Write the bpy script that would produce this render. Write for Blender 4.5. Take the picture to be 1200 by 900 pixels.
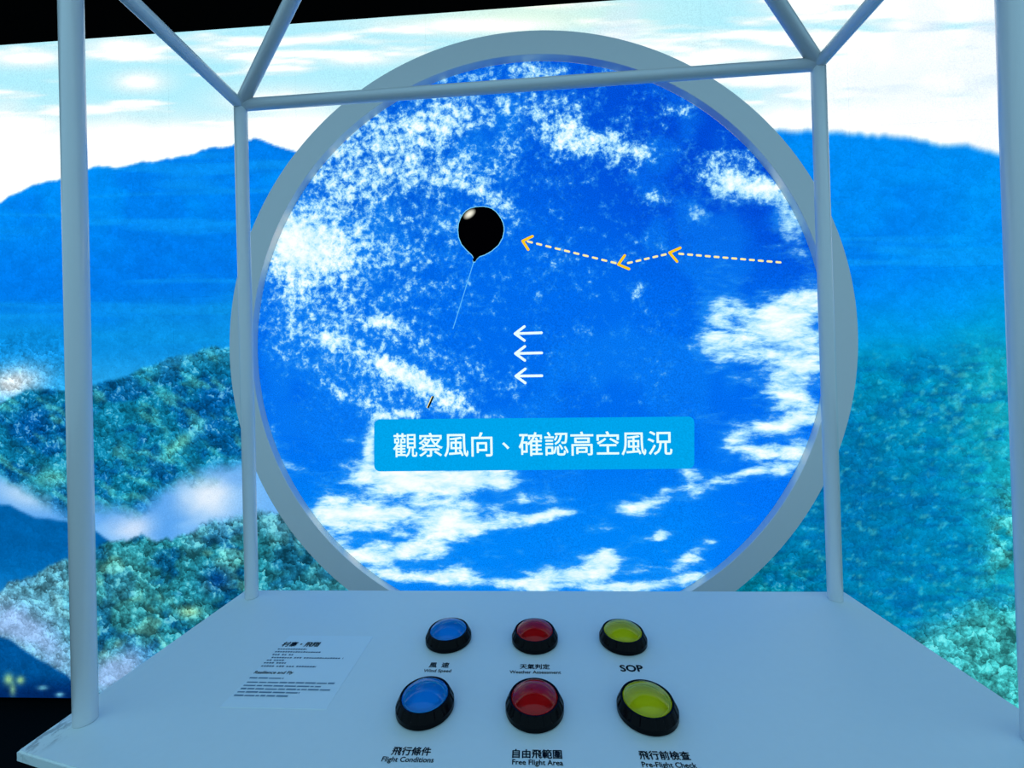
import bpy, bmesh, math
import numpy as np
from mathutils import Vector, Matrix

for o in list(bpy.data.objects):
    bpy.data.objects.remove(o)
S = bpy.context.scene
COL = S.collection

# ---------------------------------------------------------------- camera
F_PX, YAW, PITCH, ROLL = 469.283, 0.05820, 0.00620, -0.02710
CAM = np.array([0.0, 0.0, 1.5])
def cam_axes():
    f = np.array([-math.sin(YAW)*math.cos(PITCH), math.cos(YAW)*math.cos(PITCH), math.sin(PITCH)])
    r = np.array([math.cos(YAW), math.sin(YAW), 0.0]); u = np.cross(r, f)
    return math.cos(ROLL)*r+math.sin(ROLL)*u, -math.sin(ROLL)*r+math.cos(ROLL)*u, f
AR, AU, AF = cam_axes()
cd = bpy.data.cameras.new('camera'); cam = bpy.data.objects.new('camera', cd); COL.objects.link(cam)
cd.sensor_fit = 'HORIZONTAL'; cd.sensor_width = 36.0; cd.lens = F_PX*36/1200
cd.clip_start = 0.02; cd.clip_end = 100
cam.matrix_world = Matrix(((AR[0], AU[0], -AF[0], CAM[0]), (AR[1], AU[1], -AF[1], CAM[1]), (AR[2], AU[2], -AF[2], CAM[2]), (0, 0, 0, 1)))
S.camera = cam

# ---------------------------------------------------------------- world / exposure
W = bpy.data.worlds.new('hall'); S.world = W; W.use_nodes = True
W.node_tree.nodes['Background'].inputs[0].default_value = (0.305, 0.595, 0.783, 1)
W.node_tree.nodes['Background'].inputs[1].default_value = 1.0
S.view_settings.view_transform = 'Standard'; S.view_settings.look = 'None'
S.view_settings.exposure = 0.0; S.view_settings.gamma = 1.0; S.view_settings.use_curve_mapping = False

# ---------------------------------------------------------------- pixel helpers (1200 x 900)
WA, WD = 0.0097, 1.8525                       # wall heading and distance
WT = np.array([math.cos(WA), math.sin(WA), 0.0]); WN = np.array([-math.sin(WA), math.cos(WA), 0.0])
TABLE_Z = 0.93
def ray(u, v):
    return (u-600)/F_PX*AR-(v-450)/F_PX*AU+AF
def on_wall(u, v, dist=WD):
    d = ray(u, v); P = d*(dist/(d@WN)); return np.array([P@WT, P[2]+CAM[2]])
def on_table(u, v, z=TABLE_Z):
    d = ray(u, v); return CAM+d*((z-CAM[2])/d[2])
def wall_px(s, z):
    P = WN*WD+np.multiply.outer(s, WT); P = P.copy(); P[..., 2] += z-CAM[2]
    d = P@AF; return 600+F_PX*(P@AR)/d, 450-F_PX*(P@AU)/d

# ---------------------------------------------------------------- object helpers
def tag(o, label=None, cat=None, group=None, kind=None):
    if label: o['label'] = label
    if cat: o['category'] = cat
    if group: o['group'] = group
    if kind: o['kind'] = kind
    return o
def link(name, me, mat=None, parent=None):
    o = bpy.data.objects.new(name, me); COL.objects.link(o)
    if mat is not None and me is not None and not me.materials: me.materials.append(mat)
    if parent is not None: o.parent = parent
    return o
def empty(name, loc=(0, 0, 0), rz=0):
    o = link(name, None); o.location = loc; o.rotation_euler = (0, 0, rz); o.empty_display_size = 0.05; return o
def mesh(name, V, Fc, smooth=False):
    me = bpy.data.meshes.new(name); me.from_pydata([tuple(map(float, v)) for v in V], [], Fc); me.update()
    if smooth: me.polygons.foreach_set('use_smooth', [True]*len(me.polygons))
    return me
def bm_mesh(name, bm, smooth=False):
    me = bpy.data.meshes.new(name); bm.to_mesh(me); bm.free()
    if smooth: me.polygons.foreach_set('use_smooth', [True]*len(me.polygons))
    return me
def box(name, x0, x1, y0, y1, z0, z1, bevel=0.0):
    bm = bmesh.new(); bmesh.ops.create_cube(bm, size=1)
    for v in bm.verts: v.co = Vector(((x0+x1)/2+v.co.x*(x1-x0), (y0+y1)/2+v.co.y*(y1-y0), (z0+z1)/2+v.co.z*(z1-z0)))
    if bevel: bmesh.ops.bevel(bm, geom=bm.edges[:], offset=bevel, segments=2, affect='EDGES')
    return bm_mesh(name, bm)
def prism(name, pts, z0, z1, bevel=0.0):
    bm = bmesh.new(); vs = [bm.verts.new((p[0], p[1], z0)) for p in pts]
    f = bm.faces.new(vs); r = bmesh.ops.extrude_face_region(bm, geom=[f])
    for v in [g for g in r['geom'] if isinstance(g, bmesh.types.BMVert)]: v.co.z = z1
    bmesh.ops.recalc_face_normals(bm, faces=bm.faces[:])
    if bevel:
        ed = [e for e in bm.edges if abs(e.verts[0].co.z-e.verts[1].co.z) < 1e-6]
        bmesh.ops.bevel(bm, geom=ed, offset=bevel, segments=3, affect='EDGES')
    return bm_mesh(name, bm)
def tube(name, a, b, r, n=40):
    a, b = Vector(a), Vector(b); d = (b-a); L = d.length; q = d.to_track_quat('Z', 'Y').to_matrix()
    bm = bmesh.new(); rings = []
    for z, rr in ((0, r-.0008), (.0008, r), (L-.0008, r), (L, r-.0008)):
        rings.append([bm.verts.new(a+q@Vector((rr*math.cos(t*math.tau/n), rr*math.sin(t*math.tau/n), z))) for t in range(n)])
    for i in range(3):
        for t in range(n):
            f = bm.faces.new((rings[i][t], rings[i][(t+1) % n], rings[i+1][(t+1) % n], rings[i+1][t])); f.smooth = True
    bm.faces.new(rings[0][::-1]); bm.faces.new(rings[3])
    return bm_mesh(name, bm)
def ball(name, c, r):
    bm = bmesh.new(); bmesh.ops.create_uvsphere(bm, u_segments=32, v_segments=16, radius=r)
    for v in bm.verts: v.co += Vector(c)
    return bm_mesh(name, bm, True)
def lathe(name, prof, n=96, smooth=True, closed=False, mod=None):
    V, Fc = [], []; m = len(prof)
    for t in range(n):
        c, s = math.cos(t*math.tau/n), math.sin(t*math.tau/n)
        for k, (r, z) in enumerate(prof):
            if mod: r = mod(t, k, r)
            V.append((r*c, r*s, z))
    for t in range(n):
        t2 = (t+1) % n
        for k in range(m if closed else m-1):
            k2 = (k+1) % m
            Fc.append((t*m+k, t2*m+k, t2*m+k2, t*m+k2))
    return mesh(name, V, Fc, smooth)

# ---------------------------------------------------------------- materials
def lin(c):
    c = np.asarray(c, float)/255; return np.where(c <= .04045, c/12.92, ((c+.055)/1.055)**2.4)
class NT:
    def __init__(self, name):
        self.m = bpy.data.materials.new(name); self.m.use_nodes = True; self.t = self.m.node_tree; self.t.nodes.clear()
        self.out = self.t.nodes.new('ShaderNodeOutputMaterial')
    def n(self, ty, ins=None, **kw):
        nd = self.t.nodes.new(ty)
        for k, v in kw.items(): setattr(nd, k, v)
        for k, v in (ins or {}).items():
            s = nd.inputs[k]
            if hasattr(v, 'is_output'): self.t.links.new(v, s)
            else: s.default_value = v
        return nd
    def math(self, op, a, b=0.0, c=0.0, clamp=False):
        return self.n('ShaderNodeMath', {0: a, 1: b, 2: c}, operation=op, use_clamp=clamp).outputs[0]
    def mix(self, f, a, b, blend='MIX'):
        nd = self.n('ShaderNodeMix', {0: f, 6: a, 7: b}, data_type='RGBA', blend_type=blend); return nd.outputs[2]
    def vscale(self, v, xyz, off=(0, 0, 0)):
        nd = self.n('ShaderNodeMapping', {'Vector': v, 'Scale': xyz, 'Location': off}); return nd.outputs[0]
    def smooth(self, v, lo, hi):
        return self.n('ShaderNodeMapRange', {0: v, 1: lo, 2: hi, 3: 0.0, 4: 1.0}, interpolation_type='SMOOTHSTEP').outputs[0]
    def surf(self, s): self.t.links.new(s, self.out.inputs[0]); return self.m
def paint(name, col, rough=.45, var=.03, bump=.02, scale=60, spec=.5, coat=0.0):
    T = NT(name); g = T.n('ShaderNodeNewGeometry').outputs['Position']
    nz = T.n('ShaderNodeTexNoise', {'Vector': g, 'Scale': scale, 'Detail': 4.0}).outputs[0]
    c = T.mix(nz, tuple(x*(1-var) for x in col)+(1,), tuple(min(1, x*(1+var)) for x in col)+(1,))
    b = T.n('ShaderNodeBump', {'Height': nz, 'Strength': bump, 'Distance': .002}).outputs[0]
    p = T.n('ShaderNodeBsdfPrincipled', {'Base Color': c, 'Roughness': rough, 'Normal': b, 'Specular IOR Level': spec, 'Coat Weight': coat})
    return T.surf(p.outputs[0])
def glow(name, col255, strength=1.0):
    """flat colour shown by a screen"""
    T = NT(name); c = tuple(lin(col255))+(1,)
    g = T.n('ShaderNodeNewGeometry').outputs['Position']
    nz = T.n('ShaderNodeTexNoise', {'Vector': g, 'Scale': 160.0, 'Detail': 2.0}).outputs[0]
    s = T.math('MULTIPLY_ADD', nz, .5*strength, .75*strength)
    m = T.surf(T.n('ShaderNodeEmission', {0: c, 1: s}).outputs[0]); m.cycles.emission_sampling = 'NONE'; return m

M_WHITE = paint('white_satin_paint', (.80, .81, .82), .42, .015, .015, 90)
M_TUBE = paint('white_powder_coat', (.78, .80, .82), .30, .012, .01, 120, .5, .35)
M_RING = paint('white_ring_laminate', (.80, .81, .82), .33, .01, .01, 50)
M_BLACK = paint('black_wall_paint', (.002, .002, .002), .95, .2, .05, 30, .0)
M_FLOOR = paint('dark_carpet', (.003, .006, .008), .95, .5, .4, 300, .0)
M_INK = paint('dark_blue_ink', (.012, .03, .06), .6, .05, 0, 200, .3)
M_INKL = paint('pale_ink', (.13, .24, .34), .6, .05, 0, 200, .3)
M_INKM = paint('mid_ink', (.04, .10, .17), .6, .05, 0, 200, .3)
M_COLLAR = paint('black_collar_plastic', (.002, .002, .003), .25, .1, .01, 100, .09)
M_PAPER = paint('sheet_laminate', (.82, .945, .985), .40, .008, .0, 40, .5)

# ---------------------------------------------------------------- numpy noise for the pictures on the screens
def hash2(ix, iy, seed):
    h = (ix*374761393+iy*668265263+seed*1442695041) & 0xffffffff
    h = ((h ^ (h >> 13))*1274126177) & 0xffffffff
    return ((h ^ (h >> 16)) & 0xffff)/65535.0
def vnoise(x, y, seed=0):
    ix, iy = np.floor(x).astype(np.int64), np.floor(y).astype(np.int64); fx, fy = x-ix, y-iy
    fx, fy = fx*fx*(3-2*fx), fy*fy*(3-2*fy)
    a, b, c, d = (hash2(ix+i, iy+j, seed) for i, j in ((0, 0), (1, 0), (0, 1), (1, 1)))
    return (a*(1-fx)+b*fx)*(1-fy)+(c*(1-fx)+d*fx)*fy
def fbm(x, y, octv=4, seed=0):
    s, a, t = 0, .5, 0
    for k in range(octv):
        s = s+a*vnoise(x*2**k, y*2**k, seed+k*17); t += a; a *= .55
    return s/t
def sst(x, lo, hi):
    t = np.clip((x-lo)/(hi-lo), 0, 1); return t*t*(3-2*t)
def blob(u, v, cu, cv, ru, rv, rot=0):
    a = math.radians(rot); du, dv = u-cu, v-cv
    x, y = (du*math.cos(a)+dv*math.sin(a))/ru, (-du*math.sin(a)+dv*math.cos(a))/rv
    return np.exp(-(x*x+y*y)*1.2)
def over(c, rgb, m):
    m = np.clip(m, 0, 1)[..., None]; return c*(1-m)+np.asarray(rgb, float)*m

def landscape(u, v):
    """the mountain picture on the big wall: sRGB 0-255 and the share of tree-crown detail"""
    n1, n2, n3 = fbm(u/90, v/60, 4, 1), fbm(u/28, v/24, 4, 7), fbm(u/10, v/9, 3, 13)
    jag = (fbm(u/14, v*0, 4, 31)-.5)
    # sky
    c = np.zeros(u.shape+(3,))+np.array([178, 240, 255.])
    left, right = 1-sst(u, 380, 640), sst(u, 560, 760)
    wh = sst(v+40*(n1-.5)+70*right*(n1-.3), 95, 165)*.95
    st = fbm(u/160, v/16, 4, 41)
    wh = np.maximum(wh, sst(st+.15*right, .50, .72)*.85)
    for b in ((30, 68, 60, 12), (165, 96, 35, 14), (140, 55, 60, 14), (420, 69, 55, 9), (330, 120, 80, 20), (560, 30, 130, 12), (850, 65, 90, 14), (1110, 95, 90, 30), (950, 10, 60, 12), (1060, 30, 40, 12), (0, 150, 120, 25)):
        wh = np.maximum(wh, blob(u, v, *b)*(.75+.5*n2))
    c = over(c, (255, 255, 252), wh)
    c = over(c, (245, 255, 225), .6*blob(u, v, 620, 15, 150, 26))
    c = over(c, (228, 236, 255), .5*right*sst(n1, .45, .7))
    # far blue mountains
    rp = np.array([(-900, 420), (-300, 330), (0, 236), (40, 216), (67, 212), (100, 199), (112, 195), (135, 196), (200, 184), (232, 178), (270, 170), (283, 163), (297, 161), (325, 171), (345, 177), (400, 200), (500, 240), (640, 265), (760, 230), (860, 168), (905, 152), (950, 152), (1000, 157), (1060, 161), (1100, 169), (1145, 172), (1172, 181), (1260, 215), (1500, 290), (2100, 330)], float)
    rd = np.interp(u, rp[:, 0], rp[:, 1])+7*jag
    m = sst(v-rd, -1.5-3*right, 2.5+4*right)
    mc = np.zeros_like(c)+np.array([0, 142, 250.])
    mc = over(mc, (0, 122, 238), sst(v, 230, 330)*left*.8)
    mc = over(mc, (0, 118, 235), sst(n1, .40, .62)*.55)
    mc = over(mc, (18, 165, 255), sst(fbm(u/220, v/14, 3, 51), .58, .75)*.45)
    mc = over(mc, (12, 150, 228), sst(v+60*(n1-.5), 330, 400)*left*.8)
    mc = over(mc, (70, 190, 245), sst(v, 400, 455)*left*.45)
    mc = over(mc, (0, 160, 252), sst(u, 1000, 1180)*right*.5)
    mc = over(mc, (0, 158, 222), sst(v+70*(n1-.5)+.12*(u-1000), 330, 420)*right)
    c = over(c, mc.reshape(-1, 3).reshape(c.shape), m) if False else c*(1-m[..., None])+mc*m[..., None]
    det = .10*m
    det = np.maximum(det, m*left*sst(v, 360, 430)*sst(110-u, 0, 60)*.45)
    # forest of the right slope
    fr = right*sst(v+50*(n1-.5), 380, 450)
    fc = np.zeros_like(c)+np.array([0, 145, 190.])
    fc = over(fc, (0, 118, 182), sst(n2, .45, .65)*.7)
    fc = over(fc, (0, 112, 170), blob(u, v, 1000, 600, 90, 120)*.8)
    fc = over(fc, (20, 175, 195), sst(u+60*(n1-.5), 1080, 1180)*.8)
    fc = over(fc, (0, 140, 195), blob(u, v, 1110, 640, 60, 50)*.9)
    fc = over(fc, (0, 125, 150), sst(v, 620, 690)*sst(1000-u, 0, 90)*.8)
    br = sst(v-(750-(u-1010)*.38)+34*(n2-.5), -10, 40)
    br = np.maximum(br, blob(u, v, 1182, 630, 26, 70, 8)*1.1*sst(n2, .3, .5))
    fc = over(fc, (85, 200, 195), br*.75)
    c = c*(1-fr[..., None])+fc*fr[..., None]
    det = np.where(fr > 0, np.maximum(det, fr*(.26+.74*br+.2*sst(v, 620, 690)*sst(1010-u, 0, 90))), det)
    hs = fbm(u/26, v/7, 4, 81)
    c = over(c, (0, 108, 175), fr*(1-br)*sst(hs, .50, .70)*.55)
    c = over(c, (95, 210, 215), fr*.45*sst(fbm(u/8, v/5, 3, 83)+.14*blob(u, v, 1130, 480, 70, 60), .62, .82))
    # fog behind the left wooded hill
    c = over(c, (225, 245, 255), left*blob(u, v, 12, 449, 38, 20, -12)*1.3*(.6+.6*n2))
    # wooded hill, left
    rp = np.array([(-900, 500), (-50, 474), (0, 471), (14, 466), (30, 456), (60, 457), (92, 462), (110, 451), (150, 439), (180, 425), (200, 416), (225, 412), (262, 406), (300, 398), (400, 388), (520, 410), (680, 470)], float)
    rd = np.interp(u, rp[:, 0], rp[:, 1])+9*jag
    m = sst(v-rd, -2, 4)*(1-sst(u, 600, 680))
    hc = np.zeros_like(c)+np.array([14, 132, 172.])
    hc = over(hc, (0, 92, 160), sst(n2, .46, .64)*.8)
    hc = over(hc, (0, 92, 165), blob(u, v, 40, 500, 32, 34)*1.1)
    hc = over(hc, (0, 98, 172), blob(u, v, 250, 470, 34, 50, 20)*.7)
    hc = over(hc, (90, 200, 195), sst(fbm((u+v*.7)/34, (v-u*.6)/11, 3, 61), .55, .72)*.55)
    hc = over(hc, (100, 205, 195), blob(u, v, 60, 560, 24, 14)*.8+blob(u, v, 210, 520, 30, 8, -38)*.9)
    hc = over(hc, (60, 165, 205), (1-sst(v-rd, 0, 36))*sst(u, 120, 200)*.5)
    c = c*(1-m[..., None])+hc*m[..., None]; det = det*(1-m)+.72*m
    # fog below it
    fp = np.array([(-900, 560), (0, 552), (40, 575), (80, 588), (112, 585), (150, 596), (180, 575), (215, 556), (260, 545), (300, 528), (420, 520), (680, 560)], float)
    fd = np.interp(u, fp[:, 0], fp[:, 1])+30*(n2-.5)
    m = sst(v-fd, -10, 24)*(1-sst(u, 600, 680))
    gc = np.zeros_like(c)+np.array([108, 180, 248.])
    gc = over(gc, (62, 148, 235), sst(n1, .5, .68)*.7)
    gc = over(gc, (190, 222, 250), blob(u, v, 30, 580, 50, 20, 15)*.9)
    gc = over(gc, (232, 240, 255), blob(u, v, 152, 618, 32, 20)*(.5+.6*n2))
    gc = over(gc, (250, 252, 255), blob(u, v, 244, 580, 44, 34)*(.45+.6*n2))
    c = c*(1-m[..., None])+gc*m[..., None]; det = det*(1-m)
    # smooth dark blue hill
    rp = np.array([(-900, 560), (-100, 580), (0, 590), (12, 592), (40, 606), (77, 611), (112, 622), (128, 634), (150, 662), (180, 720)], float)
    m = sst(v-np.interp(u, rp[:, 0], rp[:, 1])-4*jag, -2, 3)*(1-sst(u, 140, 180))
    bc = over(np.zeros_like(c)+np.array([0, 98, 172.]), (0, 120, 200), sst(v, 640, 690)*.7)
    c = c*(1-m[..., None])+bc*m[..., None]; det = det*(1-m)+.12*m
    # front wooded hill
    rp = np.array([(-900, 740), (0, 692), (10, 684), (35, 676), (60, 664), (85, 655), (112, 643), (130, 636), (160, 629), (190, 631), (215, 625), (240, 613), (270, 604), (300, 598), (340, 604), (400, 640), (460, 660), (640, 650), (700, 720)], float)
    rd = np.interp(u, rp[:, 0], rp[:, 1])+14*jag+5*(n3-.5)
    m = sst(v-rd, -3, 3+6*sst(u, 215, 240)*(1-sst(u, 300, 330)))*(1-sst(u, 660, 700))
    hc = np.zeros_like(c)+np.array([38, 145, 165.])
    hc = over(hc, (0, 92, 150), sst(n2, .46, .62)*.85)
    hc = over(hc, (110, 195, 180), sst(fbm(u/22, v/18, 3, 71), .54, .68)*.65)
    hc = over(hc, (95, 180, 170), blob(u, v, 145, 690, 40, 50)*.5)
    hc = over(hc, (165, 220, 170), blob(u, v, 222, 717, 16, 8)*.8)
    hc = over(hc, (0, 72, 140), blob(u, v, 255, 680, 20, 18)+blob(u, v, 385, 672, 14, 10)*.8)
    hc = over(hc, (40, 135, 165), sst(u, 300, 330)*.6)
    hc = over(hc, (100, 165, 190), (1-sst(v-rd, 5, 45))*sst(u, 200, 240)*.6)
    hc = over(hc, (120, 185, 215), (1-sst(u, 60, 130))*.65)
    c = c*(1-m[..., None])+hc*m[..., None]; det = det*(1-m)+1.0*m
    # low mist in front of it
    ms = blob(u, v, 20, 735, 50, 26, 25)*.95+blob(u, v, 75, 775, 45, 22, 40)*.6+blob(u, v, 135, 788, 44, 24, -30)*1.25+blob(u, v, -120, 720, 130, 30)
    ms = ms*(.55+.8*n2)
    c = over(c, (150, 192, 240), ms); det = det*(1-.7*np.clip(ms, 0, 1))
    # lowest dark hill
    rp = np.array([(-900, 660), (0, 744), (16, 752), (30, 762), (45, 772), (62, 782), (80, 792), (96, 812), (110, 840), (140, 900)], float)
    m = sst(v-np.interp(u, rp[:, 0], rp[:, 1])-5*jag, -2, 3)*(1-sst(u, 125, 140))
    bc = over(np.zeros_like(c)+np.array([0, 82, 150.]), (0, 40, 100), sst(v, 785, 815))
    bc = over(bc, (150, 205, 150), blob(u, v, 10, 796, 6, 7)+blob(u, v, 24, 797, 5, 5)+.7*blob(u, v, 15, 808, 4, 8))
    bc = over(bc, (110, 190, 215), blob(u, v, 50, 806, 6, 2.5)+blob(u, v, 70, 814, 5, 2.5))
    c = c*(1-m[..., None])+bc*m[..., None]; det = det*(1-m)+.2*m
    return c, np.clip(det, 0, 1)

CLOUDS = [  # u, v, ru, rv, rot, strength : soft cloud fields of the round picture
    (455, 160, 95, 42, -18, .62), (520, 140, 55, 32, 0, .5), (500, 200, 90, 30, 15, .38), (410, 225, 70, 45, -20, .42),
    (350, 283, 40, 38, 20, 1.7), (345, 300, 60, 50, 0, .35), (400, 330, 90, 50, 0, .32), (335, 365, 28, 34, 0, .45), (380, 300, 60, 30, 20, .3),
    (622, 82, 26, 14, 0, .7), (560, 85, 60, 12, 0, .3), (690, 88, 50, 10, 0, .35), (622, 125, 60, 24, 0, .42), (655, 155, 24, 30, 0, .52), (700, 172, 44, 18, 12, .72), (740, 178, 26, 16, 0, .45), (655, 213, 30, 8, 0, .3),
    (570, 232, 46, 10, 32, .48), (545, 205, 40, 16, 0, .35), (590, 205, 20, 40, 30, .34), (510, 262, 60, 14, -5, .3),
    (798, 130, 26, 11, 0, .5), (788, 178, 10, 6, 0, .3), (852, 212, 32, 24, 0, .95), (892, 222, 34, 14, 10, .85), (925, 255, 18, 40, -25, .7), (865, 185, 26, 12, 0, .5), (766, 231, 12, 8, 0, .5), (818, 250, 12, 10, 20, .5), (745, 278, 12, 5, 0, .35),
    (744, 340, 8, 12, 0, .5), (632, 345, 5, 6, 0, .4), (510, 332, 16, 9, 0, .35),
    (438, 377, 30, 9, 4, .75), (475, 385, 45, 16, 12, .38), (398, 402, 26, 9, 8, .75), (460, 432, 80, 10, 26, .62), (485, 446, 36, 9, 24, .62), (545, 478, 40, 8, 20, .55), (470, 450, 90, 26, 22, .34), (415, 465, 50, 9, 24, .42), (352, 423, 34, 9, 15, .36), (545, 440, 40, 20, 20, .3), (510, 415, 40, 9, 10, .32),
    (322, 520, 10, 26, -25, .45), (345, 548, 28, 5, 18, .5), (412, 518, 14, 5, 0, .35),
    (450, 488, 14, 5, 0, .95), (478, 484, 15, 7, 0, 1.), (434, 520, 7, 26, 8, .95), (424, 556, 14, 14, -30, .6), (440, 575, 40, 24, 0, .3),
    (470, 566, 40, 16, 10, 1.1), (545, 566, 52, 14, 0, 1.05), (585, 560, 20, 12, 0, .7), (520, 556, 70, 10, 0, .9),
    (395, 602, 44, 13, 4, 1.1), (450, 606, 40, 12, 0, .85), (520, 600, 34, 18, -10, 1.05), (555, 612, 44, 14, -10, .75), (600, 612, 40, 9, -12, .75), (645, 603, 28, 6, -10, .85), (500, 632, 50, 14, -15, .7), (425, 590, 50, 22, 0, .4), (380, 620, 40, 14, 0, .55), (430, 652, 46, 11, 0, .95), (490, 648, 40, 9, -6, .6), (410, 636, 40, 9, 0, .35), (470, 672, 70, 7, 2, .75), (530, 672, 26, 10, -10, .85), (590, 682, 60, 7, 2, .8), (635, 686, 22, 9, 0, 1.), (640, 670, 30, 10, 0, .5),
    (628, 582, 22, 9, 0, .55), (640, 604, 18, 6, -8, .7), (748, 590, 30, 12, -10, .95), (775, 580, 14, 7, 0, .6), (702, 617, 26, 6, -5, .75), (770, 628, 22, 6, -12, .7), (772, 624, 7, 7, 0, .6), (832, 635, 9, 4, 0, .6), (782, 645, 12, 4, 0, .4),
    (705, 660, 24, 15, -14, 1.2), (712, 650, 12, 10, 0, .9), (665, 672, 20, 10, 0, .7), (690, 676, 50, 7, 0, .65), (750, 668, 40, 6, -4, .55), (805, 656, 20, 9, -25, .85), (770, 684, 60, 7, -6, .85), (715, 688, 70, 5, 0, .8), (815, 676, 22, 7, -25, .8), (758, 563, 9, 3, -15, .4),
    (815, 573, 26, 8, -4, .8), (810, 556, 22, 7, 10, .6), (845, 562, 24, 6, 8, .6), (880, 554, 36, 5, -8, .85), (905, 548, 26, 12, -5, .5),
    (895, 372, 44, 26, 10, 1.0), (925, 365, 26, 28, -20, .8), (838, 365, 16, 18, 0, .85), (845, 408, 28, 17, 12, .95), (905, 410, 48, 28, 20, 1.05), (930, 440, 32, 34, 10, 1.0), (925, 462, 22, 16, 0, .7), (950, 340, 20, 22, 0, .7), (948, 395, 16, 28, 0, .6),
    (925, 495, 44, 9, -8, 1.1), (935, 480, 26, 9, 0, .6), (862, 520, 14, 13, 0, .85), (905, 530, 44, 10, 0, .8), (940, 522, 20, 12, 0, .6), (880, 508, 30, 8, -10, .5), (875, 465, 40, 30, 0, .2),
    (410, 290, 150, 170, 0, .16), (520, 220, 140, 110, 0, .12), (640, 340, 90, 70, 0, .07), (480, 440, 120, 60, 20, .12), (450, 610, 120, 60, 0, .16),
]
def cloud_field(u, v):
    du = (fbm(u/40, v/40, 3, 3)-.5)*26; dv = (fbm(u/40, v/40, 3, 5)-.5)*18
    f = np.zeros_like(u)
    for (cu, cv, ru, rv, rot, s) in CLOUDS:
        f = f+s*(1.35 if s > .4 and ru*rv < 900 else 1.0)*blob(u+du*min(1, ru/30), v+dv*min(1, rv/20), cu, cv, ru*1.08, rv*1.08, rot)*(1-.25*np.clip(f, 0, 1))
    streak = np.clip(sst(v, 470, 560)+sst(u, 770, 850)*sst(v, 180, 330), 0, 1)
    return 1-np.exp(-.95*f), streak
def sky_base(u, v):
    c = np.zeros(u.shape+(3,))+np.array([0, 108, 238.])
    c = over(c, (0, 56, 200), (1-sst(v-.25*(u-640), 60, 350))*sst(u, 480, 780))
    c = over(c, (0, 92, 225), (1-sst(v, 100, 300))*.6)
    c = over(c, (0, 135, 250), sst(v, 470, 640)*.9)
    c = over(c, (0, 112, 248), sst(u, 780, 900)*sst(v, 420, 560)*.7)
    c = over(c, (0, 78, 205), blob(u, v, 450, 200, 130, 110)*.55)
    c = over(c, (10, 128, 245), sst(fbm(u/70, v/70, 3, 91), .5, .7)*.5)
    return c

# ---------------------------------------------------------------- screen materials
def picture_material():
    T = NT('led_landscape'); P = T.n('ShaderNodeNewGeometry').outputs['Position']
    at = T.n('ShaderNodeAttribute', attribute_name='picture'); col, det = at.outputs['Color'], at.outputs['Alpha']
    sx = T.n('ShaderNodeSeparateXYZ', {0: P}).outputs
    Q = T.n('ShaderNodeCombineXYZ', {0: sx[0], 1: sx[2], 2: 0.0}).outputs[0]
    wob = T.n('ShaderNodeTexNoise', {'Vector': Q, 'Scale': 34.0, 'Detail': 3.0}).outputs[1]
    wob = T.n('ShaderNodeVectorMath', {0: wob, 1: (.5, .5, .5)}, operation='SUBTRACT').outputs[0]
    Qw = T.n('ShaderNodeVectorMath', {0: Q, 1: T.n('ShaderNodeVectorMath', {0: wob, 3: .085}, operation='SCALE').outputs[0]}, operation='ADD').outputs[0]
    patch = T.n('ShaderNodeTexNoise', {'Vector': Q, 'Scale': 13.0, 'Detail': 4.0, 'Roughness': .6}).outputs[0]
    fine = T.n('ShaderNodeTexNoise', {'Vector': Q, 'Scale': 70.0, 'Detail': 3.0, 'Roughness': .6}).outputs[0]
    def crowns(sc):
        vo = T.n('ShaderNodeTexVoronoi', {'Vector': Qw, 'Scale': sc}, voronoi_dimensions='2D')
        cell = T.n('ShaderNodeSeparateColor', {0: vo.outputs['Color']}).outputs[0]
        dv = T.n('ShaderNodeVectorMath', {0: Qw, 1: vo.outputs['Position']}, operation='SUBTRACT').outputs[0]
        lit = T.n('ShaderNodeVectorMath', {0: dv, 1: (.62*sc, .78*sc, 0)}, operation='DOT_PRODUCT').outputs['Value']
        k = T.math('MULTIPLY_ADD', lit, .95, T.math('MULTIPLY_ADD', cell, .9, -.50))
        return T.math('SUBTRACT', k, T.math('MULTIPLY', T.smooth(vo.outputs['Distance'], .35, .8), .40))
    big = T.smooth(det, .80, .95)
    rel = T.n('ShaderNodeMix', {0: big, 2: crowns(38.0), 3: crowns(23.0)}).outputs[0]
    rel = T.math('ADD', rel, T.math('MULTIPLY_ADD', fine, 2.0, -1.0))
    rel = T.math('ADD', rel, T.math('MULTIPLY_ADD', patch, 4.2, -2.2))
    k = T.math('MULTIPLY', T.math('MAXIMUM', T.math('MINIMUM', rel, 1.15), -1.35), det)
    fac = T.math('POWER', 2.0, T.math('MULTIPLY', k, 1.55))
    grain = T.n('ShaderNodeTexNoise', {'Vector': P, 'Scale': 190.0, 'Detail': 1.0}).outputs[0]
    fac = T.math('MULTIPLY', fac, T.math('MULTIPLY_ADD', grain, .36, .82))
    c = T.n('ShaderNodeVectorMath', {0: col, 3: fac}, operation='SCALE').outputs[0]
    hi = T.math('MULTIPLY', T.smooth(k, .2, .9), .6)
    c = T.mix(hi, c, (.20, .58, .56, 1))
    m = T.surf(T.n('ShaderNodeEmission', {0: c, 1: 1.0}).outputs[0]); m.cycles.emission_sampling = 'NONE'; return m
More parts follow.
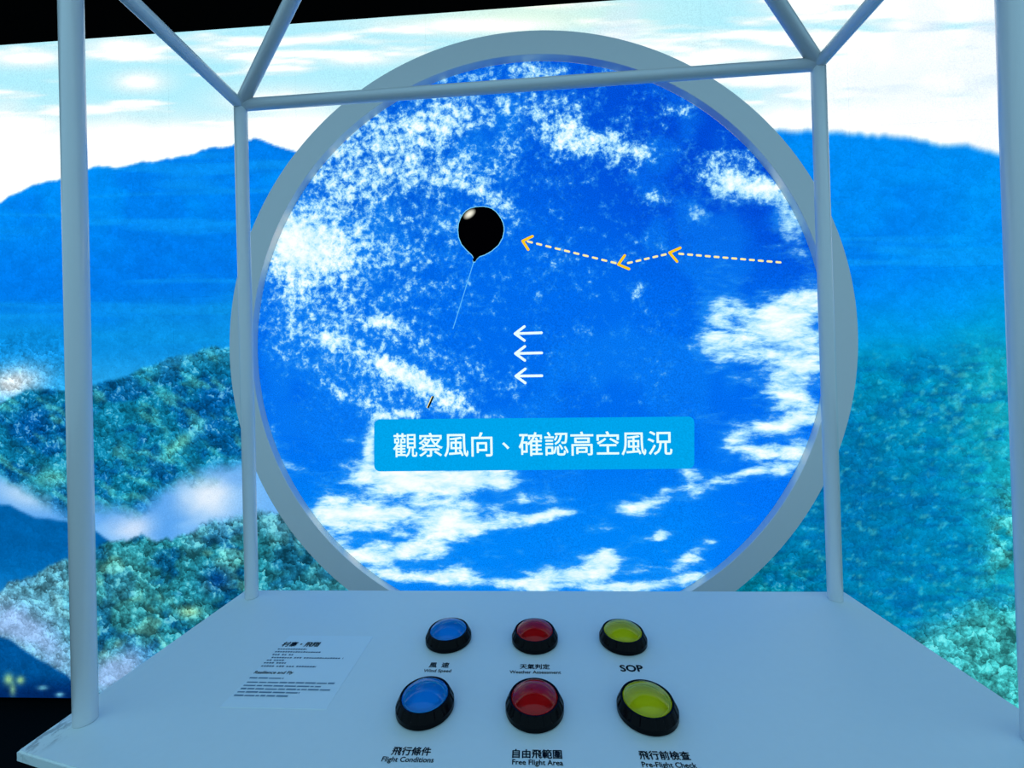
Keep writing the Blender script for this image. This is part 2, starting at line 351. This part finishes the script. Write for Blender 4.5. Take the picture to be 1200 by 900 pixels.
def sky_material():
    T = NT('round_sky_picture'); P = T.n('ShaderNodeNewGeometry').outputs['Position']
    at = T.n('ShaderNodeAttribute', attribute_name='picture'); col, cf = at.outputs['Color'], at.outputs['Alpha']
    stk = T.n('ShaderNodeAttribute', attribute_name='streak').outputs['Fac']
    na = T.n('ShaderNodeTexNoise', {'Vector': P, 'Scale': 30.0, 'Detail': 8.0, 'Roughness': .70, 'Distortion': .2}).outputs[0]
    nl = T.n('ShaderNodeTexNoise', {'Vector': P, 'Scale': 9.0, 'Detail': 4.0, 'Roughness': .6}).outputs[0]
    nm = T.math('ADD', T.math('MULTIPLY', na, .66), T.math('MULTIPLY', nl, .34))
    nb = T.n('ShaderNodeTexNoise', {'Vector': T.vscale(P, (.45, 1, 1.2)), 'Scale': 17.0, 'Detail': 9.0, 'Roughness': .66, 'Distortion': .2}).outputs[0]
    nz = T.n('ShaderNodeMix', {0: stk, 2: nm, 3: nb}).outputs[0]
    amp = T.math('MULTIPLY', T.math('MULTIPLY_ADD', stk, -1.2, 3.1), T.math('SUBTRACT', 1.0, T.math('MULTIPLY', T.smooth(cf, .62, .85), .5)))
    x = T.math('ADD', cf, T.math('MULTIPLY', T.math('SUBTRACT', nz, .5), amp))
    veil = T.math('MULTIPLY', T.smooth(x, .06, .60), .50)
    body = T.smooth(x, .34, .74)
    core = T.smooth(x, .55, 1.0)
    grain = T.n('ShaderNodeTexNoise', {'Vector': P, 'Scale': 200.0, 'Detail': 1.0}).outputs[0]
    c = T.n('ShaderNodeVectorMath', {0: col, 3: T.math('MULTIPLY_ADD', grain, .9, .55)}, operation='SCALE').outputs[0]
    c = T.mix(veil, c, (.03, .42, .98, 1))
    c = T.mix(body, c, (.42, .84, 1.04, 1))
    c = T.mix(core, c, (1.02, 1.06, 1.06, 1))
    m = T.surf(T.n('ShaderNodeEmission', {0: c, 1: 1.0}).outputs[0]); m.cycles.emission_sampling = 'NONE'; return m
M_LAND, M_SKY = picture_material(), sky_material()
M_CASE = paint('led_case_black', (.01, .01, .012), .6)

def put_attr(me, name, rgb_lin, alpha):
    a = me.color_attributes.new(name, 'FLOAT_COLOR', 'POINT')
    d = np.concatenate([rgb_lin.reshape(-1, 3), alpha.reshape(-1, 1)], 1).astype(np.float32)
    a.data.foreach_set('color', d.ravel())
def grid_mesh(name, X, Y, Z, flip=False):
    nz, nx = X.shape; me = bpy.data.meshes.new(name); V = np.stack([X, Y, Z], -1).reshape(-1, 3).astype(np.float32)
    i = np.arange(nz*nx).reshape(nz, nx); q = np.stack([i[:-1, :-1], i[:-1, 1:], i[1:, 1:], i[1:, :-1]], -1).reshape(-1, 4)
    me.vertices.add(len(V)); me.vertices.foreach_set('co', V.ravel())
    me.loops.add(q.size); me.loops.foreach_set('vertex_index', q.ravel().astype(np.int32))
    me.polygons.add(len(q)); me.polygons.foreach_set('loop_start', np.arange(0, q.size, 4, dtype=np.int32))
    me.update(calc_edges=True); return me

# ---------------------------------------------------------------- the room
WALL_LOC = WN*WD
tag(link('floor', box('floor', -7, 7, -5, 2.4, -.1, 0), M_FLOOR), 'dark carpeted floor of the exhibition hall', 'floor', kind='structure')
wb = tag(link('wall_back', box('wall_back', -7, 7, .12, .25, 0, 4.4), M_BLACK), 'black wall behind and above the big screen', 'wall', kind='structure')
wb.location = (WALL_LOC[0], WALL_LOC[1], 0); wb.rotation_euler = (0, 0, WA)
tag(link('ceiling', box('ceiling', -7, 7, .2, 2.4, 4.4, 4.5), M_BLACK), 'black ceiling above the big screen', 'ceiling', kind='structure')

# ---------------------------------------------------------------- LED wall, cabinet by cabinet
led = tag(empty('led_display', (WALL_LOC[0], WALL_LOC[1], 0), WA), 'huge video wall showing blue mountains, fog and wooded slopes', 'display')
Z0, Z1 = .04, 3.2613
CW, CH = .6337, (Z1-Z0)/5
GAP = .00012
for ci in range(-4, 11):
    xa = -1.72+ci*CW; xb = xa+CW
    vis = xb > -2.8 and xa < 2.35
    for ri in range(5):
        za, zb = Z0+ri*CH, Z0+(ri+1)*CH
        n = 72 if vis else 24
        X, Z = np.meshgrid(np.linspace(xa+GAP, xb-GAP, n), np.linspace(za+GAP, zb-GAP, n))
        u, v = wall_px(X, Z); c, d = landscape(u, v)
        L = lin(np.clip(c, 0, 255)); L = L*(1+.25*sst(L.min(-1), .7, 1.0))[..., None]
        me = grid_mesh('led_panel', X, np.zeros_like(X), Z); put_attr(me, 'picture', L, d); me.materials.append(M_LAND)
        # shallow case behind the lit face
        k = len(me.vertices)
        p = link('led_panel', me, None, led)
        link('panel_case', box('panel_case', xa+.002, xb-.002, .002, .06, za+.002, zb-.002), M_CASE, p)

# ---------------------------------------------------------------- ring and round screen
RC = np.array([.0071, 1.5+.1955]); RO, RI, RT = 1.4143, 1.3057, .0453
rb = .002
ring = link('ring_frame', lathe('ring_frame', [(RI, .001), (RI, RT-rb), (RI+rb*.3, RT-rb*.3), (RI+rb, RT), (RO-rb, RT), (RO-rb*.3, RT-rb*.3), (RO, RT-rb), (RO, .001)], 320, True, True), M_RING)
ring.data.polygons.foreach_set('use_smooth', [False]*len(ring.data.polygons))
ringp = Vector((WALL_LOC[0]+RC[0]*WT[0], WALL_LOC[1]+RC[0]*WT[1], RC[1]))
ring.location = ringp; ring.rotation_euler = (math.pi/2, 0, WA)
tag(ring, 'thick white ring mounted on the video wall around the round sky picture', 'ring frame')

SCR_Y = -.006
NR, NS = 190, 560
rr = np.linspace(0, 1, NR)*(RI-.0008); th = np.linspace(0, math.tau, NS+1)
RR, TH = np.meshgrid(rr, th, indexing='ij')
X, Z = RC[0]+RR*np.cos(TH), RC[1]+RR*np.sin(TH)
u, v = wall_px(X, Z); cf, stv = cloud_field(u, v)
me = grid_mesh('round_screen', X, np.zeros_like(X)+SCR_Y, Z)
me.flip_normals()
put_attr(me, 'picture', lin(sky_base(u, v)), cf)
a = me.attributes.new('streak', 'FLOAT', 'POINT'); a.data.foreach_set('value', stv.astype(np.float32).ravel())
screen = link('round_screen', me, M_SKY)
screen.location = (WALL_LOC[0], WALL_LOC[1], 0); screen.rotation_euler = (0, 0, WA)
tag(screen, 'round screen inside the white ring showing blue sky, clouds and a black balloon', 'screen')
bk = lathe('screen_back', [(RI-.002, -SCR_Y-.0015), (RI-.002, .001)], 128, True)
o = link('screen_rim', bk, M_CASE, screen); o.location = (RC[0], 0, RC[1]); o.rotation_euler = (math.pi/2, 0, 0)

# ---- flat graphics shown on the round screen
M_GW, M_GY, M_GD, M_GC = glow('graphic_white', (228, 255, 252), 1.05), glow('graphic_yellow', (255, 205, 25)), glow('graphic_pale_yellow', (255, 240, 165)), glow('graphic_cyan', (0, 164, 236))
M_GB, M_GL, M_GR = glow('graphic_black', (1, 1, 3)), glow('graphic_light_blue', (90, 190, 255)), glow('graphic_rim', (120, 210, 255))
def wpt(u, v): p = on_wall(u, v, WD+SCR_Y); return np.array([p[0], p[1]])
def flat(name, polys, mat, lay, parent=screen):
    """polygons given in photo pixels, laid flat on the screen"""
    V, Fc = [], []
    for poly in polys:
        b = len(V)
        for q in poly: s, z = wpt(*q); V.append((s, SCR_Y-.0006*lay, z))
        Fc.append(tuple(range(b, b+len(poly))))
    me = mesh(name, V, Fc)
    bm = bmesh.new(); bm.from_mesh(me); bmesh.ops.triangulate(bm, faces=bm.faces[:])
    for f in bm.faces:
        if f.normal.y > 0: f.normal_flip()
    bm.to_mesh(me); bm.free()
    return link(name, me, mat, parent)
def stroke(a, b, w):
    a, b = np.array(a, float), np.array(b, float); d = (b-a)/np.linalg.norm(b-a); n = np.array([-d[1], d[0]])*w/2; ang = math.atan2(d[1], d[0])
    pts = []
    for k in range(9): t = ang+math.pi/2+math.pi*k/8; pts.append(tuple(a+w/2*np.array([math.cos(t), math.sin(t)])))
    for k in range(9): t = ang-math.pi/2+math.pi*k/8; pts.append(tuple(b+w/2*np.array([math.cos(t), math.sin(t)])))
    return pts
def text_mesh(name, body, weight=0.0):
    """lettering as flat mesh; weight thickens the strokes by laying shifted outlines over each other"""
    cu = bpy.data.curves.new(name, 'FONT'); cu.body = body; cu.size = 1; cu.resolution_u = 3
    ob = bpy.data.objects.new(name, cu); COL.objects.link(ob)
    dg = bpy.context.evaluated_depsgraph_get(); me0 = bpy.data.meshes.new_from_object(ob.evaluated_get(dg))
    bpy.data.objects.remove(ob); bpy.data.curves.remove(cu)
    co = np.zeros(len(me0.vertices)*3, np.float32); me0.vertices.foreach_get('co', co); co = co.reshape(-1, 3)
    fc = [tuple(p.vertices) for p in me0.polygons]; V, Fc = [], []
    for dx, dy in (((0, 0), (weight, 0), (-weight, 0), (0, weight), (0, -weight)) if weight else ((0, 0),)):
        b = len(V); V += [(c[0]+dx, c[1]+dy, 0) for c in co]; Fc += [tuple(b+i for i in f) for f in fc]
    bpy.data.meshes.remove(me0); me = mesh(name, V, Fc); return me, np.array(V, np.float32)
# caption bar
def rrect(u0, v0, u1, v1, r, sl):
    P = []
    for cx, cy, a0 in ((u1-r, v0+r, -90), (u1-r, v1-r, 0), (u0+r, v1-r, 90), (u0+r, v0+r, 180)):
        for k in range(7):
            t = math.radians(a0+15*k); x, y = cx+r*math.cos(t), cy+r*math.sin(t); P.append((x, y+sl*(x-u0)))
    return P
cap = flat('caption_bar', [rrect(438.5, 491.5, 813.5, 552.5, 7, -.009)], M_GC, 1)
tag(cap, 'cyan caption bar with white Chinese lettering')
def screen_text(name, body, uL, uR, vL, vR, wgt):
    me, co = text_mesh(name, body, wgt)
    a, b = wpt(uL, vL), wpt(uR, vR); k = np.linalg.norm(b-a)/(co[:, 0].max()-co[:, 0].min()); e = (b-a)/np.linalg.norm(b-a); nn = np.array([-e[1], e[0]])
    loc = np.outer((co[:, 0]-co[:, 0].min())*k, e)+np.outer((co[:, 1]-co[:, 1].min())*k, nn)+a
    me.vertices.foreach_set('co', np.c_[loc[:, 0], np.full(len(loc), SCR_Y-.0014), loc[:, 1]].astype(np.float32).ravel()); me.update()
    tag(link(name, me, M_GW, cap), kind='stuff')
screen_text('caption_text', '觀察風向', 461, 577.5, 536, 535, .008)
screen_text('caption_text', '、', 588.5, 597, 526.5, 526.4, .008)
screen_text('caption_text', '確認高空風況', 608, 788, 534.5, 533, .008)
# white arrows
for (ut, vt, ur, vr) in ((603.5, 391, 634.5, 390), (604, 414.3, 634.8, 413.5), (604.5, 440.7, 635, 440.3)):
    flat('wind_arrow', [stroke((ut, vt), (ur, vr), 3.1), stroke((ut, vt), (ut+11, vt-8.3), 3.1), stroke((ut, vt), (ut+11, vt+8), 3.1)], M_GW, 1)
# yellow flight path
for tip, e1, e2 in (((612.5, 282.5), (624, 277), (619, 292.5)), ((724.5, 310), (732, 299.5), (737, 315.3)), ((784.5, 296.2), (797, 290.6), (793.3, 306.5))):
    flat('path_arrowhead', [stroke(tip, e1, 3.1), stroke(tip, e2, 3.1)], M_GY, 2)
for a, b, n in (((618.5, 283), (722, 308.5), 10), ((736, 308.3), (780.5, 298), 5), ((796, 297.4), (915, 307.6), 12)):
    a, b = np.array(a), np.array(b)
    for i in range(n):
        p0 = a+(b-a)*(i/(n-.5)); p1 = a+(b-a)*((i+.44)/(n-.5)); flat('path_dash', [stroke(p0, p1, 2.5)], M_GD, 1)
# black balloon picture with string and sonde
bo = [(465, 125), (520, 133), (560, 148), (605, 180), (640, 220), (672, 270), (690, 310), (702, 360), (703, 410), (685, 490), (640, 570), (560, 640), (480, 685), (420, 705), (385, 740), (372, 766), (345, 768), (340, 745), (350, 720), (330, 685), (270, 630), (210, 560), (178, 480), (169, 400), (178, 320), (200, 260), (230, 210), (265, 172), (310, 146), (380, 128)]
bp = [(520+x/10, 230+y/10) for x, y in bo]
bcx, bcy = 563.5, 271
rim = [(bcx+(x-bcx)*1.035, bcy+(y-bcy)*1.03) for x, y in bp]
bal = flat('balloon_picture', [bp], M_GB, 2); tag(bal, 'black balloon trailing a thin string')
flat('balloon_rim_light', [rim], M_GR, 1, bal)
flat('balloon_string', [stroke((555, 307.5), (531, 385), .9)], M_GL, 1, bal)
flat('balloon_payload', [stroke((507.6, 465), (502, 477.5), 2.0)], M_GB, 2, bal)
flat('payload_edge', [stroke((506.4, 465), (500.9, 477.5), 1.6)], M_GD, 1, bal)
T = NT('balloon_highlight'); at = T.n('ShaderNodeAttribute', attribute_name='picture')
mh = T.surf(T.n('ShaderNodeEmission', {0: at.outputs['Color'], 1: 1.0}).outputs[0]); mh.cycles.emission_sampling = 'NONE'
V, Fc, Cc = [], [], []
for i in range(7):
    for j in range(28):
        t = j/28*math.tau; r = i/6; x, y = 9*r*math.cos(t), 5.0*r*math.sin(t); a = math.radians(-38)
        s, z = wpt(550.3+x*math.cos(a)-y*math.sin(a), 251+x*math.sin(a)+y*math.cos(a)); V.append((s, SCR_Y-.0018, z)); Cc.append(np.array([1, .98, .82])*(1-r*r)**1.6)
for i in range(6):
    for j in range(28): Fc.append((i*28+j, i*28+(j+1) % 28, (i+1)*28+(j+1) % 28, (i+1)*28+j))
me = mesh('balloon_highlight', V, Fc); put_attr(me, 'picture', np.array(Cc), np.ones(len(Cc))); link('balloon_highlight', me, mh, bal)

# ---------------------------------------------------------------- control console
XL, XR, YB, YF, XM = -.8566, .8057, 1.1194, .605, -.0255
def front_y(x, inset=0.0):
    t = (x-XM)/(XR-XM); return YF-.088*(1-t*t)+inset
def outline(inset):
    n = 40; xs = np.linspace(XL+inset, XR-inset, n)
    return [(x, front_y(x, inset)) for x in xs]+[(XR-inset, YB-inset), (XL+inset, YB-inset)]
T = NT('console_top_paint'); P = T.n('ShaderNodeNewGeometry').outputs['Position']
nz = T.n('ShaderNodeTexNoise', {'Vector': P, 'Scale': 80.0, 'Detail': 4.0}).outputs[0]
c = T.mix(nz, (.78, .89, .91, 1), (.81, .92, .94, 1))
dist = T.n('ShaderNodeVectorMath', {0: P, 1: (XL+.012, YF+.03, TABLE_Z)}, operation='DISTANCE').outputs['Value']
wn = T.n('ShaderNodeTexNoise', {'Vector': T.vscale(P, (1, .5, 1)), 'Scale': 55.0, 'Detail': 5.0, 'Roughness': .65}).outputs[0]
wear = T.math('MULTIPLY', T.smooth(wn, .50, .58), T.math('SUBTRACT', 1.0, T.smooth(dist, .015, .05)))
c = T.mix(T.math('MULTIPLY', wear, .6), c, (.16, .22, .24, 1))
p = T.n('ShaderNodeBsdfPrincipled', {'Base Color': c, 'Roughness': .42, 'Normal': T.n('ShaderNodeBump', {'Height': T.math('SUBTRACT', nz, wear), 'Strength': .04, 'Distance': .002}).outputs[0]})
M_TOP = T.surf(p.outputs[0])
con = tag(empty('control_console', (XM, .82, 0)), 'white console desk with bowed front carrying six dome buttons', 'console')
IN = Matrix.Translation((-XM, -.82, 0))
def cpart(name, me, mat, parent=con):
    me.transform(IN); return link(name, me, mat, parent)
cpart('desk_top', prism('desk_top', outline(0), TABLE_Z-.018, TABLE_Z, .0022), M_TOP)
xs = np.linspace(XL+.014, XR-.014, 40)
cpart('front_panel', prism('front_panel', [(x, front_y(x, .026)) for x in xs]+[(x, front_y(x, .034)) for x in xs[::-1]], .0, TABLE_Z-.018), M_WHITE)
for x0, x1 in ((XL+.014, XL+.032), (XR-.032, XR-.014)):
    cpart('side_panel', box('side_panel', x0, x1, YF+.036, YB-.034, 0, TABLE_Z-.018, .001), M_WHITE)
cpart('back_panel', box('back_panel', XL+.014, XR-.014, YB-.032, YB-.014, 0, TABLE_Z-.018, .001), M_WHITE)

# printed captions on the desk top
def table_text(name, body, uL, uR, v, weight=.0, vR=None):
    me, co = text_mesh(name, body, weight)
    a, b = on_table(uL, v)[:2], on_table(uR, v if vR is None else vR)[:2]
    k = np.linalg.norm(b-a)/(co[:, 0].max()-co[:, 0].min()); e = (b-a)/np.linalg.norm(b-a); e = np.array([e[0], e[1]*.3]); e /= np.linalg.norm(e); nn = np.array([-e[1], e[0]])
    y0 = 0.0 if body.isascii() else co[:, 1].min()
    loc = np.outer((co[:, 0]-co[:, 0].min())*k, e)+np.outer((co[:, 1]-y0)*k, nn)+a
    me.vertices.foreach_set('co', np.c_[loc, np.full(len(loc), TABLE_Z+.0004)].astype(np.float32).ravel()); me.update()
    return me
for nm, body, uL, uR, v, wgt in (
    ('caption_chinese', '風  速', 502, 525.5, 782.5, .026), ('caption_english', 'Wind Speed', 496, 528.5, 787.6, .020),
    ('caption_chinese', '天氣判定', 609, 644.5, 784.2, .026), ('caption_english', 'Weather Assessment', 597, 657.5, 789.2, .020),
    ('caption_english', 'SOP', 727.5, 755, 786.8, .034),
    ('caption_chinese', '飛行條件', 457.5, 504, 885.3, .026), ('caption_english', 'Flight Conditions', 446.5, 508, 892.5, .020),
    ('caption_chinese', '自由飛範圍', 600, 659, 888.6, .026), ('caption_english', 'Free Flight Area', 600, 660, 896, .020),
    ('caption_chinese', '飛行前檢查', 750, 810.5, 890.3, .026), ('caption_english', 'Pre-Flight Check', 753, 817, 899, .020)):
    cpart(nm, table_text(nm, body, uL, uR, v, wgt), M_INK)

# ---------------------------------------------------------------- information sheet
tl, tr, br_, bl = (on_table(*q) for q in ((331.5, 745.5), (436, 745.5), (384, 832), (268, 829)))
x0, x1 = (tl[0]+bl[0])/2, (tr[0]+br_[0])/2; y0, y1 = (bl[1]+br_[1])/2, (tl[1]+tr[1])/2
sheet = tag(empty('information_sheet', ((x0+x1)/2, (y0+y1)/2, TABLE_Z)), 'thin pale notice sheet with dark text lying on the console desk', 'notice')
IS = Matrix.Translation((-(x0+x1)/2, -(y0+y1)/2, -TABLE_Z))
me = box('paper', x0, x1, y0, y1, TABLE_Z+.0001, TABLE_Z+.0009); me.transform(IS); link('paper', me, M_PAPER, sheet)
def sheet_text(name, body, uL, uR, v, wgt):
    me = table_text(name, body, uL, uR, v, wgt); me.transform(IS @ Matrix.Translation((0, 0, .0009))); link(name, me, M_INK, sheet)
sheet_text('heading_chinese', '村寨・飛翔', 328.5, 372.5, 758.3, .03)
sheet_text('heading_english', 'Resilience and Fly', 297, 343, 790, .02)
rng = np.random.default_rng(4)
def text_line(name, u0, u1, v, hgt, mat, chunky):
    """an unreadably small line of print: a row of tiny marks"""
    V, Fc = [], []; A, B = on_table(u0, v), on_table(u1, v); x = A[0]; yb = (A[1]+B[1])/2
    while x < B[0]:
        w = (.0042 if chunky else rng.uniform(.006, .026)); g = .0016 if chunky else .0022
        if chunky and rng.random() < .12: x += .004; continue
        b = len(V); hh = hgt*(.75+.25*rng.random())
        V += [(x, yb, 0), (min(x+w, B[0]), yb, 0), (min(x+w, B[0]), yb+hh, 0), (x, yb+hh, 0)]; Fc.append((b, b+1, b+2, b+3)); x += w+g
    me = mesh(name, [(p[0], p[1], TABLE_Z+.0013) for p in V], Fc); me.transform(IS); link(name, me, mat, sheet)
for u0, u1, v in ((325, 359, 762), (321.5, 376, 765.3), (318.5, 343, 768.5), (315, 402, 772.3), (312, 333, 775), (308.5, 334.5, 778.2), (305, 370, 782.3)):
    text_line('text_line', u0, u1, v, .0040, M_INKM, True)
for u0, u1, v in ((291.5, 332, 796), (288, 392, 801.5), (284, 376, 805.3), (280.5, 387, 809.2), (277, 351, 812.8), (273, 337, 816.8)):
    text_line('text_line', u0, u1, v, .0036, M_INKL, False)

# ---------------------------------------------------------------- dome buttons
def dome_material(name, tint):
    T = NT(name)
    tr_ = T.n('ShaderNodeBsdfTransparent', {0: tint+(1,)}).outputs[0]
    gl = T.n('ShaderNodeBsdfGlossy', {'Color': (1, 1, 1, 1), 'Roughness': .10}).outputs[0]
    df = T.n('ShaderNodeBsdfDiffuse', {0: tint+(1,)}).outputs[0]
    a = T.n('ShaderNodeMixShader', {0: .10, 1: tr_, 2: df}).outputs[0]
    fr = T.math('MULTIPLY', T.n('ShaderNodeFresnel', {'IOR': 1.5}).outputs[0], .6)
    return T.surf(T.n('ShaderNodeMixShader', {0: fr, 1: a, 2: gl}).outputs[0])
HC, RB, RL = .0240, .0514, .0412
NSEG = 120
def notch(t, k, r):
    return r-.0016 if (k in (3, 4) and (t % 6) in (0, 1)) else r
collar_me = lathe('collar', [(RB-.002, .0004), (RB, .002), (RB, .010), (RB-.0012, .0125), (RL+.0042, HC-.002), (RL+.003, HC), (RL+.0006, HC), (RL, HC-.002), (RL, .010)], NSEG, True, False, notch)
collar_me.polygons.foreach_set('use_smooth', [False]*len(collar_me.polygons)); collar_me.materials.append(M_COLLAR)
DH = .0170; RS = (RL*RL+DH*DH)/(2*DH)
prof = []
for k in range(15):
    r = (RL-.0005)*(1-k/14); prof.append((max(r, 1e-5), HC-.001+DH-(RS-math.sqrt(RS*RS-r*r))))
prof = [(RL-.0005, HC-.004)]+prof
dome_me = lathe('dome', prof, 96)
insert_me = lathe('lamp_plate', [(RL-.0006, HC-.001), (RL-.0048, HC-.0075), (RL-.0050, HC-.0056), (RL-.0064, HC-.0054), (RL-.0068, HC-.0082), (.020, HC-.0085), (1e-5, HC-.0085)], 96)
rim_me = lathe('lamp_rim', [(.0352+.0006*math.cos(t*math.tau/8), HC-.0050+.0006*math.sin(t*math.tau/8)) for t in range(8)], 96, True, True)
KINDS = {'blue': ((.03, .66, .95), (.01, .46, .86)), 'red': ((.9, .04, .05), (.70, .012, .02)), 'yellow': ((.92, .92, .06), (.80, .74, .02))}
mats = {k: (dome_material(k+'_clear_plastic', a), paint(k+'_lamp_plate', b, .35, .03, 0, 80), paint(k+'_lamp_rim', tuple(min(1, x*1.1+.6) for x in b), .2, .03, 0, 80)) for k, (a, b) in KINDS.items()}
BX, BY = (-.2122, -.0168, .1780), (.7092, .9019)
for (ci, ri), (kind, txt) in {(0, 1): ('blue', 'beside the Wind Speed caption'), (1, 1): ('red', 'beside the Weather Assessment caption'), (2, 1): ('yellow', 'beside the SOP caption'),
                              (0, 0): ('blue', 'above the Flight Conditions caption'), (1, 0): ('red', 'above the Free Flight Area caption'), (2, 0): ('yellow', 'above the Pre-Flight Check caption')}.items():
    b = tag(empty('dome_button', (BX[ci], BY[ri], TABLE_Z), .03*ci), '%s dome push button in black collar %s' % (kind, txt), 'button', 'dome buttons on the console')
    link('collar', collar_me, None, b)
    d = dome_me.copy(); d.materials.append(mats[kind][0]); link('dome', d, None, b)
    i = insert_me.copy(); i.materials.append(mats[kind][1]); link('lamp_plate', i, None, b)
    r = rim_me.copy(); r.materials.append(mats[kind][2]); link('lamp_rim', r, None, b)

# ---------------------------------------------------------------- tube frame standing on the console
PXL, PXR, PYB, PYF, PZ = -.8084, .7549, 1.0797, .6645, 1.5+.8141
PR = .0166
fr = tag(empty('tube_frame', (XM, .82, TABLE_Z)), 'white round tube frame with posts and sloping bars standing on the desk', 'frame')
IF = Matrix.Translation((-XM, -.82, -TABLE_Z))
def fpart(name, me): me.transform(IF); return link(name, me, M_TUBE, fr)
APEX = ((PXL+PXR)/2, PYF, 1.5+1.357)
for x in (PXL, PXR):
    for y in (PYB, PYF):
        fpart('post', tube('post', (x, y, TABLE_Z+.0003), (x, y, PZ), PR))
        fpart('joint', ball('joint', (x, y, PZ), PR*1.01))
    fpart('side_rail', tube('side_rail', (x, PYB, PZ), (x, PYF, PZ), PR*.95))
    fpart('rafter', tube('rafter', (x, PYB, PZ), APEX, PR*.97))
fpart('crossbar', tube('crossbar', (PXL, PYB, PZ), (PXR, PYB, PZ), PR*.92))
fpart('joint', ball('joint', APEX, PR*1.02))
